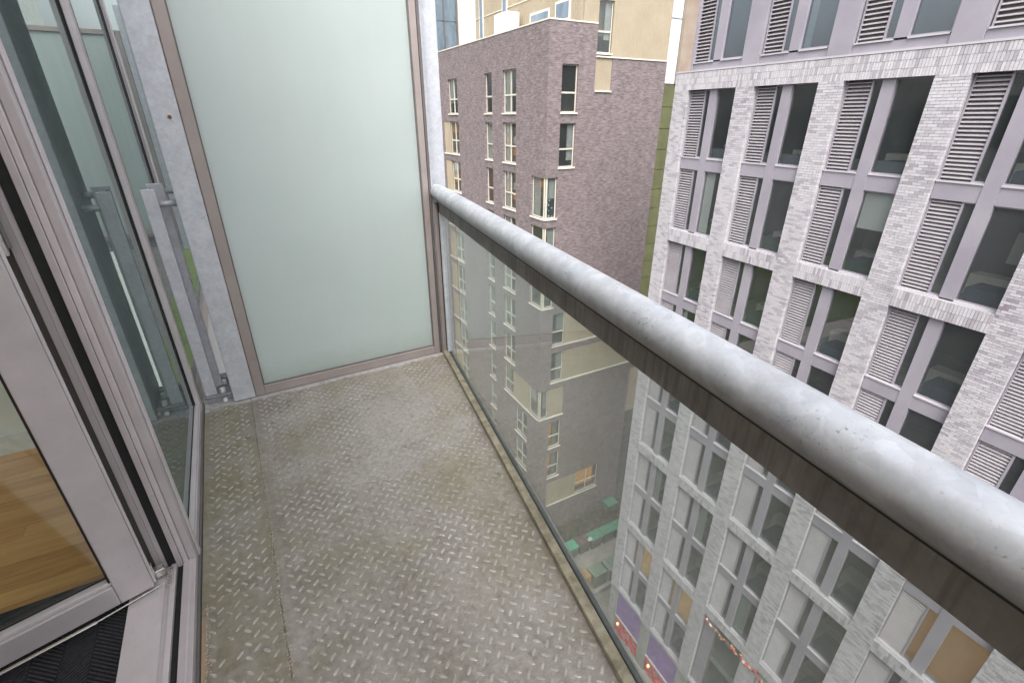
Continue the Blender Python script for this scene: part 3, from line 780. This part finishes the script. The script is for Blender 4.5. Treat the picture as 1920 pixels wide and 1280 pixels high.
order = [(3, 1), (3, 2), (2, 1), (4, 2), (3, 3), (4, 3), (2, 2), (2, 3), (4, 4), (1, 1), (3, 4), (4, 1)]
todo = order + [(b, i) for i in range(1, 11) for b in range(NB) if (b, i) not in order]
for (b, i) in todo:
    odd = i % 2 == 1
    zs = SILL[i]; zt = HEAD1 if i == 1 else (SILL[i - 1] - (.47 if not odd else .56))
    if b in (2, 3) and i >= 9 and b == 2: continue                     # the tall entrance
    window(b, i, zt, zs, REC, (b, i) in order, LIT.get((b, i)), spandrel=odd)
# entrance bay
a, c = bay(2); en = MG(); zt, zs = SILL[8] - .56, GZ + .1
en.box(REC, REC + .08, c - .06, c, zs, zt); en.box(REC, REC + .08, a, a + .06, zs, zt); en.box(REC, REC + .08, c - .8, c - .7, zs, zt)
en.box(REC, REC + .08, a + .061, c - .801, zs + 3.0, zs + 3.12); en.box(REC, REC + .08, a + .061, c - .801, zt - .07, zt)
eo = en.build('entrance_frame', 'alu_dark', gb)
MG().box(REC + .03, REC + .045, a + .061, c - .801, zs, zt - .071).build('pane', 'far_glass', eo)
MG().box(REC + .0, REC + .06, c - .699, c - .061, zs, zt).build('side_panel', 'clad', eo)
# ground floor: fascia, shop windows, columns
MAT['purple'] = mottled('purple_fascia', (.20, .115, .31), (.255, .15, .37), .9, .6)
MAT['red'] = mottled('red_graphic', (.45, .035, .045), (.58, .06, .07), 2, .6)
MAT['grey_shop'] = mottled('grey_shop_panel', (.26, .255, .27), (.33, .32, .34), 1, .6)
F0 = S10 - .31
for b in (0, 1):
    a, c = bay(b)
    MG().box(.10, .24, a, c, F0 - 2.25, F0).build('fascia_panel', 'purple', gb)
    MG().box(.02, .26, a, c, F0 - 2.36, F0 - 2.255).build('fascia_ledge', 'clad_light', gb)
    sp = MG().box(.16, .22, a, c, GZ + .1, F0 - 2.365).build('shop_window', 'grey_shop', gb)
    rg = random.Random(40 + b)
    for q in range(7):
        yy = a + (q + .5) * WB / 7; m = MG(); ax = 0
        pts = [(yy + rg.uniform(-.2, .2), GZ + .2 + t_ * 1.5 / 5 + rg.uniform(-.08, .08)) for t_ in range(6)]
        for (p0, p1) in zip(pts, pts[1:]): m.tube((.145, p0[0], p0[1]), (.145, p1[0], p1[1]), .085, 6)
        m.build('red_stroke', 'red', sp)
    m = MG().box(-.12, .0, c - .5, c - .38, F0 - 2.75, F0 - 2.6).build('wall_lamp', emis('shop_lamp', (1, .7, .3), 1.2), sp)
for (a, c) in piers[:3] + piers[4:]:
    MG().box(.03, .40, a + .03, c - .03, GZ, F0 - .0).build('column', 'concrete', gb)
for b in range(3, NB):
    a, c = bay(b)
    MG().box(.22, .30, a, c, GZ + .1, F0).build('shop_window', 'grey_shop', gb)
# metal clad top storey
zt2 = 6.1
for b in range(NB):
    window(b, 0, zt2, 3.32, .10, False, None, spandrel=False, bench=False)
for (a, c) in piers:
    MG().box(.0, .30, a + .04, min(c - .04, 15.67), B_TOP + .06, zt2 + .3).build('pilaster', 'clad', gb)
MG().box(-.015, .36, yend, CORN, B_TOP, B_TOP + .055).build('coping', 'clad_light', gb)
for b in range(NB):
    a, c = bay(b); MG().box(.06, .25, a - .035, c + .035, B_TOP + .056, 3.272).build('sill_panel', 'clad', gb)
MG().box(.3, 8.9, yend, 15.6, zt2 + .01, zt2 + .5).build('roof', 'clad', gb)
MG().box(.2, 8.9, 15.60, 15.67, B_TOP + .06, zt2).build('end_wall', 'clad', gb)

# ================================================================== BROWN BRICK BUILDING
bA = R(1.3)
CPx, CPy = 16.984 - .8 * .99974, 24.121 + .8 * .0227
br = empty('brown_brick_building', (CPx, CPy, GZ), -bA)   # local x along the right facade, local y along the left facade
tag(br, 'brown brick apartment block with cream metal panels and corner windows', 'building')
bof = (0, 0, -GZ)
def MR(): return MB(bof)
def mat_brownbrick():
    m, t, b = newmat('brown_brick'); oc = coords(t, 'Object')
    sep = N(t, 'ShaderNodeSeparateXYZ'); t.links.new(oc, sep.inputs[0])
    u = math_n(t, 'ADD', sep.outputs['X'], sep.outputs['Y']); cb = N(t, 'ShaderNodeCombineXYZ')
    t.links.new(u, cb.inputs[0]); t.links.new(sep.outputs['Z'], cb.inputs[1])
    bt = N(t, 'ShaderNodeTexBrick'); t.links.new(cb.outputs[0], bt.inputs['Vector'])
    bt.inputs['Scale'].default_value = 1.0; bt.inputs['Brick Width'].default_value = .225; bt.inputs['Row Height'].default_value = .075
    bt.inputs['Mortar Size'].default_value = .010; bt.inputs['Bias'].default_value = -.1
    bt.inputs['Color1'].default_value = rgb((.165, .128, .132)); bt.inputs['Color2'].default_value = rgb((.262, .210, .214)); bt.inputs['Mortar'].default_value = rgb((.22, .19, .19))
    wv = ramp(t, noise(t, oc, 1.4, 6, .75), [(.3, .80), (.7, 1.14)])
    st = N(t, 'ShaderNodeMapping'); st.inputs['Scale'].default_value = (2.6, 2.6, 13.3); t.links.new(oc, st.inputs[0])
    pt = ramp(t, noise(t, st.outputs[0], 1.0, 4, .7), [(.36, .62), (.64, 1.14)])
    c = mixc(t, 1.0, mixc(t, 1.0, bt.outputs['Color'], wv, 'MULTIPLY'), pt, 'MULTIPLY')
    t.links.new(c, b.inputs['Base Color']); b.inputs['Roughness'].default_value = .85
    bump(t, b, bt.outputs['Fac'], -.5, .012); return m
MAT['brown'] = mat_brownbrick()
def mat_corr(name, c1, c2):
    m, t, b = newmat(name); oc = coords(t, 'Object'); sep = N(t, 'ShaderNodeSeparateXYZ'); t.links.new(oc, sep.inputs[0])
    b.inputs['Roughness'].default_value = .5; b.inputs['Metallic'].default_value = .2
    t.links.new(ramp(t, noise(t, oc, .8, 5), [(.3, c1), (.7, c2)]), b.inputs['Base Color']); return m
MAT['cream_clad'] = mat_corr('cream_metal_cladding', (.37, .315, .23), (.43, .37, .275))
MAT['cream_sill'] = mottled('cream_sill', (.60, .56, .48), (.66, .62, .54), 2, .6)
MAT['cream_frame'] = mottled('cream_window_frame', (.52, .485, .41), (.58, .545, .47), 2, .5)
MAT['blind'] = mottled('pale_blind', (.52, .54, .53), (.62, .64, .63), 1, .9)
MAT['orange_lit'] = emis('lit_orange_room', (.8, .32, .07), .6, .55, 5)
ZB = [1.68 - 2.91 * i for i in range(11)]
RW, LD, TOPZ = 8.45, 19.0, 5.98
# openings: list per facade of (s0, s1, z0, z1)
def facade(holes, smax, zlo, zhi, put):
    """solid wall split around the openings"""
    ys = sorted(set([zlo, zhi] + [h[2] for h in holes] + [h[3] for h in holes]))
    for z0, z1 in zip(ys, ys[1:]):
        hs_ = sorted([(h[0], h[1]) for h in holes if h[2] < z1 - 1e-6 and h[3] > z0 + 1e-6]); s = 0
        for (a, c) in hs_:
            if a > s + 1e-6: put(s, a, z0, z1)
            s = max(s, c)
        if s < smax - 1e-6: put(s, smax, z0, z1)
TH = .22
Rh, Lh = [], []                             # (s0, s1, z0, z1, kind)
for i, z in enumerate(ZB):
    h = 2.36
    if i in (0, 1): Rh.append((.88, 1.96, z, z + h, 'win'))
    elif i in (2, 3, 4): Rh.append((0, .85, z, z + h, 'corner'))
    elif i in (5, 6): Rh += [(.92, 1.92, z, z + h, 'win'), (1.92, 8.25, z, z + h, 'clad')]
    elif i == 7: Rh += [(0, .78, z, z + h, 'corner'), (.78, 2.1, z, z + h, 'clad')]
    elif i in (8, 9): Rh.append((.92, 2.0, z, z + h, 'lit' if i == 8 else 'litred'))
    else: Rh += [(.92, 3.82, z, z + h, 'clad'), (3.82, 6.1, z, z + h, 'litbig')]
    if i < 10:
        Lh.append((6.80, 7.90, z, z + h, 'win')); Lh.append((12.6, 14.45, z, z + h, 'win'))
        if i >= 1: Lh.append((14.45, 15.7, z, z + h, 'clad'))
    if i <= 6: Lh.append((3.55, 5.28, z, z + h, 'win'))
    if i in (2, 3, 4): Lh.append((0, 1.6, z, z + h, 'corner'))
    if i == 7: Lh += [(0, 1.45, z, z + h, 'corner'), (1.45, 3.9, z, z + h, 'clad'), (3.9, 5.3, z, z + h, 'win')]
    if i in (8, 9): Lh.append((1.65, 3.45, z, z + h, 'win'))
Rh += [(3.1, 4.28, 2.82, 4.52, 'clad'), (3.12, 8.45, 4.52, TOPZ, 'open')]
RwallZ = TOPZ
wr = MR(); facade(Rh, RW, GZ, TOPZ, lambda s0, s1, z0, z1: wr.box(s0 if s0 > 0 else 0, s1, 0, TH, z0, z1))
wr.build('brick_wall', 'brown', br)
wl = MR(); facade(Lh, LD, GZ, TOPZ, lambda s0, s1, z0, z1: wl.box(0.001, TH, max(s0, TH + .0) if s0 == 0 else s0, s1, z0, z1))
wl.build('brick_wall', 'brown', br)
MR().box(-.03, .26, -.03, LD, TOPZ, TOPZ + .07).build('coping', 'cream_sill', br)
MR().box(.2605, 3.1, -.03, .26, TOPZ, TOPZ + .07).build('coping', 'cream_sill', br)
MR().box(TH + .01, RW, TH + .01, LD, TOPZ - .5, TOPZ - .3).build('roof', 'concrete', br)
MR().box(RW - .2, RW, TH + .001, LD, GZ, TOPZ - .51).build('side_wall', 'brown', br)
MR().box(TH, RW, LD - .2, LD, GZ, TOPZ - .51).build('rear_wall', 'brown', br)
MR().box(2.6, RW - .21, 2.6, LD - .21, GZ, TOPZ - .51).build('core_wall', 'dim_wall', br)
for z in ZB: MR().box(TH + .002, RW - .202, TH + .002, LD - .202, z - .40, z - .05).build('floor_slab', 'dim_wall', br)
def bbox_on(side, s0, s1, d0, d1, z0, z1):
    return MR().box(s0, s1, d0, d1, z0, z1) if side == 'R' else MR().box(d0, d1, s0, s1, z0, z1)
def clad_panel(side, s0, s1, z0, z1, d=.05, name='cladding_panel'):
    p = bbox_on(side, s0, s1, d, d + .05, z0, z1).build(name, 'cream_clad', br)
    m = MR(); s = s0 + .03
    while s < s1 - .05:
        q = bbox_on(side, s, s + .05, d - .02, d - .0005, z0, z1); i = len(m.v); m.v += q.v; m.f += [tuple(a + i for a in f) for f in q.f]; s += .14
    m.build('ribs', 'cream_clad', p, stuff=True)
    return p
def bwin(side, s0, s1, z0, z1, kind, seed):
    rr = random.Random(seed); d = .13; fw = .055; near = side == 'L'
    zm = z0 + (z1 - z0) * .40
    fr = MR()
    def add(q):
        i = len(fr.v); fr.v += q.v; fr.f += [tuple(a + i for a in f) for f in q.f]
    add(bbox_on(side, s0, s0 + fw, d, d + .06, z0, z1)); add(bbox_on(side, s1 - fw, s1, d, d + .06, z0, z1))
    add(bbox_on(side, s0 + fw + .0005, s1 - fw - .0005, d, d + .06, z0, z0 + fw)); add(bbox_on(side, s0 + fw + .0005, s1 - fw - .0005, d, d + .06, z1 - fw, z1))
    if kind != 'corner':
        add(bbox_on(side, s0 + fw + .0005, s1 - fw - .0005, d - .005, d + .06, zm, zm + .09))
        if s1 - s0 > 1.5: add(bbox_on(side, (s0 + s1) / 2 - .04, (s0 + s1) / 2 + .04, d - .005, d + .06, z0 + fw + .0005, zm - .0005)); add(bbox_on(side, (s0 + s1) / 2 - .04, (s0 + s1) / 2 + .04, d - .005, d + .06, zm + .0905, z1 - fw - .0005))
    wo = fr.build('window', 'cream_frame', br)
    bbox_on(side, s0 + fw, s1 - fw, d + .03, d + .04, z0 + fw, z1 - fw).build('pane', 'far_glass', wo)
    so0 = s0 - .04
    bbox_on(side, so0, s1 + .04, -.07, d + .06, z0 - .09, z0 - .003).build('sill', 'cream_sill', wo)
    if kind == 'lit' or kind == 'litred' or kind == 'litbig':
        bbox_on(side, s0 + fw, s1 - fw - (0 if kind == 'litbig' else .4), d + .5, d + .52, z0 + .1, z1).build('lit_blind', 'orange_lit', wo)
        if kind != 'litbig': bbox_on(side, s1 - .45, s1 - fw, d + .3, d + .31, z0, z1).build('blind', 'blind', wo)
    elif rr.random() < .75:
        q = rr.uniform(.3, .6) * (s1 - s0); lo_ = z0 + fw if rr.random() < .5 else z0 + rr.uniform(.3, 1.2)
        bbox_on(side, s1 - fw - q, s1 - fw, d + .09, d + .11, lo_, z1 - fw).build('blind', 'blind', wo)
    return wo
for side, hh in (('R', Rh), ('L', Lh)):
    for k, (s0, s1, z0, z1, kind) in enumerate(hh):
        if kind == 'open': continue
        if kind == 'clad':
            p = clad_panel(side, s0, s1, z0, z1)
            bbox_on(side, s0 + .04, s1 + .03, -.07, .049, z0 - .09, z0 - .003).build('sill', 'cream_sill', p)
            continue
        s0c = .02 if (kind == 'corner' and side == 'R') else (.20 if kind == 'corner' else s0)
        bwin(side, s0c, s1, z0, z1, kind, k * 7 + (0 if side == 'R' else 500))
# posts at the corner windows
for i in (2, 3, 4, 7):
    MR().box(.10, .195, .05, .128, ZB[i], ZB[i] + 2.36).build('corner_mullion', 'cream_frame', br)
def mat_pattern():
    m, t, b = newmat('flowered_curtain'); v = wpos(t); vo = N(t, 'ShaderNodeTexVoronoi', Scale=5.0); t.links.new(v, vo.inputs['Vector'])
    t.links.new(ramp(t, vo.outputs['Distance'], [(.28, (.7, .75, .8)), (.36, (.05, .09, .12))]), b.inputs['Base Color']); return m
MR().box(.30, .75, .26, .275, ZB[2] + .05, ZB[2] + 1.7).build('patterned_curtain', mat_pattern(), br)
# cladding storeys flush with the right facade and the set-back block
U1 = 13.5
up = MR().box(2.15, RW, .55, 13.6, TOPZ - .28, U1).build('upper_storeys', 'cream_clad', br)
MR().box(4.15, RW, .085, .0895, 4.53, U1).build('cladding_backing', 'cream_clad', br)
clad_panel('R', 4.15, RW, 4.53, U1, .03)
clad_panel('R', 2.16, 3.13, TOPZ + .075, U1, .03)
bwin('R', 3.14, 4.14, 4.66, 7.1, 'win', 901)
m = MR().box(3.14, 4.14, .03, .08, 7.1, U1).build('cladding_panel', 'cream_clad', br)
MR().box(2.15, 2.155, .09, .549, TOPZ + .08, U1).build('corner_panel', 'cream_clad', br)
MR().box(3.1, RW + .03, -.05, .025, 4.44, 4.515).build('cladding_sill', 'cream_sill', br)
for (y, ww, z0, hh_) in ((1.3, 1.5, 6.3, 1.0), (3.4, 2.2, 6.3, .85), (8.6, .7, 6.3, 3.4), (12.2, .7, 6.3, 3.2), (5.9, 1.3, 8.2, 2.2), (1.3, 1.6, 8.6, 2.2)):
    fo = MR().box(2.10, 2.149, y, y + ww, z0, z0 + hh_).build('upper_window', 'plastic_white', br)
    MR().box(2.085, 2.0995, y + .12, y + ww - .12, z0 + .12, z0 + hh_ - .12).build('pane', 'sky_glass', fo)
for z in (7.9, 10.9):
    MR().box(2.11, 2.1495, .1, 13.5, z, z + .05).build('panel_joint', 'cream_sill', br)
s = .3; m = MR()
while s < 13.5: m.box(2.125, 2.1492, s, s + .05, 6.0, U1); s += .22
m.build('ribs', 'cream_clad', up, stuff=True)
MR().box(.9, 1.8, 6.4, 8.1, TOPZ - .29, 7.35).build('roof_plant_box', 'plastic_white', br)

# ================================================================== FAR BUILDINGS
MAT['olive'] = mottled('olive_panel', (.085, .09, .04), (.12, .125, .058), .7, .6)
MAT['ice'] = mottled('pale_blue_panel', (.50, .58, .62), (.60, .67, .70), .5, .2)
MAT['tan'] = mottled('tan_panel', (.26, .20, .16), (.32, .26, .21), .7, .7)
MAT['orange_brick'] = mottled('orange_brick', (.16, .085, .05), (.24, .13, .075), 1.2, .9)
ft = empty('olive_panel_tower', (31, 38, GZ)); tag(ft, 'olive panelled tower with a white glazed top behind the brown block', 'building')
fo_ = (-31, -38, -GZ)
FX = 33.6
MB(fo_).box(26.5, 44, 34.62, 46, GZ, 4.1).build('body', 'tan', ft)
z = 4.0
while z > -24:
    MB(fo_).box(26.6, 41, 34.5, 34.6, z - 1.72, z).build('panel', 'olive', ft); z -= 1.78
MB(fo_).box(26.6, 36.65, 34.5, 34.6, 4.12, 8.9).build('glazed_panel', 'ice', ft)
MB(fo_).box(26.6, 36.65, 34.5, 34.6, 9.0, 16).build('glazed_panel', 'ice', ft)
MB(fo_).box(26.5, 44, 34.62, 46, 4.11, 17).build('upper_body', 'blind', ft)
MB(fo_).box(36.7, 44, 34.2, 34.6, 4.12, 17).build('tan_fin', 'tan', ft)
gt = empty('glass_tower', (26, 58, GZ)); tag(gt, 'blue glazed tower with dark mullions behind the cream upper storeys', 'building')
gto = (-26, -58, -GZ)
MB(gto).box(12, 27.5, 58.2, 75, GZ, 40).build('body', 'blind', gt)
for i in range(6):
    for k in range(12):
        zz = -6 + k * 3.4; xx = 17 + i * 1.55
        MB(gto).box(xx + .08, xx + 1.47, 58.0, 58.1, zz + .08, zz + 3.32).build('pane', 'sky_glass', gt)
for i in range(7):
    MB(gto).box(17 + i * 1.55 - .07, 17 + i * 1.55 + .07, 57.93, 58.19, -6, 36).build('mullion', 'alu_dark', gt)
MB(gto).box(26.5, 27.4, 57.9, 58.19, -30, 36).build('corner_pier', 'cream_sill', gt)
ob2 = empty('orange_brick_building', (-20, 165, GZ)); tag(ob2, 'distant orange brick building with lit windows beyond the lawn', 'building')
o2 = (20, -165, -GZ)
MB(o2).box(-90, 13, 165, 185, GZ, -1.0).build('wall', 'orange_brick', ob2)
for i in range(26):
    for k in range(7):
        xx = -88 + i * 3.9; zz = GZ + 3 + k * 4
        lit = (i * 7 + k * 5) % 4
        MB(o2).box(xx, xx + 1.9, 164.85, 164.99, zz, zz + 2.4).build('window', 'orange_lit' if lit == 0 else ('blind' if lit == 1 else 'dim_wall'), ob2)
MB(o2).box(-91, 14, 164, 186, -1.0, .2).build('roof', 'dim_wall', ob2)

# ================================================================== STREET THINGS
MAT['bin_green'] = mottled('green_bin_plastic', (.05, .20, .125), (.07, .26, .165), 2, .5)
MAT['bin_bright'] = mottled('bright_green_bin_plastic', (.055, .30, .185), (.075, .36, .225), 2, .5)
MAT['bin_brown'] = mottled('brown_bin_plastic', (.085, .055, .05), (.12, .08, .07), 2, .6)
MAT['bin_grey'] = mottled('grey_bin_steel', (.10, .115, .11), (.17, .18, .175), 2, .5, .3)
def bin_(x, y, lidmat, label, wx=1.05, rz=0):
    e = empty('wheelie_bin', (x, y, GZ + .0), rz); tag(e, label, 'bin', 'large bins along the brown wall')
    d = .82; z0, z1 = .16, 1.14
    m = MB(); k = 0
    m.v += [Vector(p) for p in ((-wx * .42, -d * .42, z0), (wx * .42, -d * .42, z0), (wx * .42, d * .42, z0), (-wx * .42, d * .42, z0), (-wx / 2, -d / 2, z1), (wx / 2, -d / 2, z1), (wx / 2, d / 2, z1), (-wx / 2, d / 2, z1))]
    m.f += [(3, 2, 1, 0), (4, 5, 6, 7), (0, 1, 5, 4), (1, 2, 6, 5), (2, 3, 7, 6), (3, 0, 4, 7)]
    m.build('body', 'bin_grey', e, .02)
    B(-wx / 2 - .02, wx / 2 + .02, -d / 2 - .02, d / 2 + .02, 1.141, 1.23).build('lid', lidmat, e, .03)
    B(-wx * .4, wx * .4, -d / 2 - .06, -d / 2 - .021, 1.05, 1.10).build('handle', 'bin_grey', e, .01)
    for sx in (-1, 1):
        for sy in (-1, 1):
            MB().tube((sx * wx * .36 - .03, sy * d * .34, .08), (sx * wx * .36 + .03, sy * d * .34, .08), .08, 10).build('wheel', 'gasket', e)
    return e
bin_(17.55, 21.1, 'bin_bright', 'bright green lidded bin standing nearest the corner of the brown block')
bin_(18.68, 21.05, 'bin_brown', 'brown lidded bin between two green ones')
bin_(19.86, 20.98, 'bin_green', 'muted green lidded bin next to the brown lidded one', 1.12)
bin_(21.08, 20.95, 'bin_green', 'muted green lidded bin second after the brown lidded one', 1.16)
bin_(22.28, 20.92, 'bin_green', 'muted green lidded bin third after the brown lidded one', 1.12)
bin_(23.46, 20.9, 'bin_green', 'muted green lidded bin fourth after the brown lidded one', 1.12)
bin_(23.4, 23.2, 'bin_green', 'muted green lidded bin alone up against the brown brick wall')
m = MB((-18.98, -20.55, -(GZ + 1.23)))
import bmesh
bm = bmesh.new(); bmesh.ops.create_icosphere(bm, subdivisions=2, radius=.2); rnd = random.Random(8)
for v in bm.verts: v.co = Vector((v.co.x * 1.0, v.co.y * .85, max(v.co.z, -.10) * .8 + .085)) * (1 + rnd.uniform(-.12, .12))
me = bpy.data.meshes.new('rubbish_bag'); bm.to_mesh(me); me.materials.append(MAT['plastic_white']); bag = bpy.data.objects.new('rubbish_bag', me); COL.objects.link(bag); bag.location = (19.2, 20.75, GZ + 1.225)
tag(bag, 'small white rubbish bag on a green bin lid', 'bag')
MAT['fence_green'] = mottled('faded_green_board', (.13, .19, .14), (.19, .25, .19), 1.2, .8)
MAT['fence_tan'] = mottled('new_timber_board', (.30, .17, .07), (.40, .24, .11), 1.2, .8)
def enclosure(x, L, y0, y1, mat, label):
    e = empty('timber_enclosure', (x + L / 2, (y0 + y1) / 2, GZ)); tag(e, label, 'enclosure')
    n = 5; wd = L / n; H_ = 1.35
    for k in range(n):
        B(-L / 2 + k * wd + .01, -L / 2 + (k + 1) * wd - .01, -(y1 - y0) / 2, (y1 - y0) / 2, H_ - .08, H_).build('roof_board', mat, e)
    B(-L / 2 + .02, L / 2 - .02, (y1 - y0) / 2 - .06, (y1 - y0) / 2 - .01, 0, H_ - .081).build('side_board', mat, e)
    B(-L / 2 + .02, L / 2 - .02, -(y1 - y0) / 2 + .01, -(y1 - y0) / 2 + .06, 0, H_ - .081).build('side_board', mat, e)
enclosure(16.55, .62, 18.0, 18.9, 'fence_tan', 'orange timber box at the end of the green store roofs')
enclosure(17.28, 1.2, 17.75, 18.75, 'fence_green', 'faded green store roof beside the orange timber box')
enclosure(18.6, 1.9, 17.6, 18.7, 'fence_green', 'longer faded green store roof beyond the short one')
lw_ = B(15.9, 22, 17.25, 17.45, GZ, GZ + .55).build('low_wall', 'concrete'); tag(lw_, 'low pale kerb wall beside the green store roofs', 'wall')
# festive garland under the entrance sill
ga = empty('garland', (GD * math.cos(AZ), -GD * math.sin(AZ), GZ), -AZ); tag(ga, 'thin garland of dull red and cream baubles over the entrance of the white brick block', 'garland')
rnd = random.Random(17); cols = ['red', 'cream', 'tan_box', 'bin_brown', 'red']
a, c = bay(2); a2, c2 = bay(3)
src = {}
for k in range(80):
    y = c - .2 - k * (c - a2) / 82; z = SILL[8] - .66 - .12 * math.sin(k * .5) ** 2 + (0 if k < 46 else -.05)
    i = rnd.randrange(5)
    if i not in src:
        bm = bmesh.new(); bmesh.ops.create_icosphere(bm, subdivisions=1, radius=.065); me = bpy.data.meshes.new('bauble'); bm.to_mesh(me)
        me.materials.append(MAT[cols[i]] if isinstance(cols[i], str) else cols[i]); src[i] = me
    o = bpy.data.objects.new('bauble', src[i]); COL.objects.link(o); o.parent = ga; o.location = (-.10 + rnd.uniform(-.05, .05), y, z - GZ + rnd.uniform(-.08, .08))
    s = rnd.uniform(.6, 1.2); o.scale = (s, s, s)
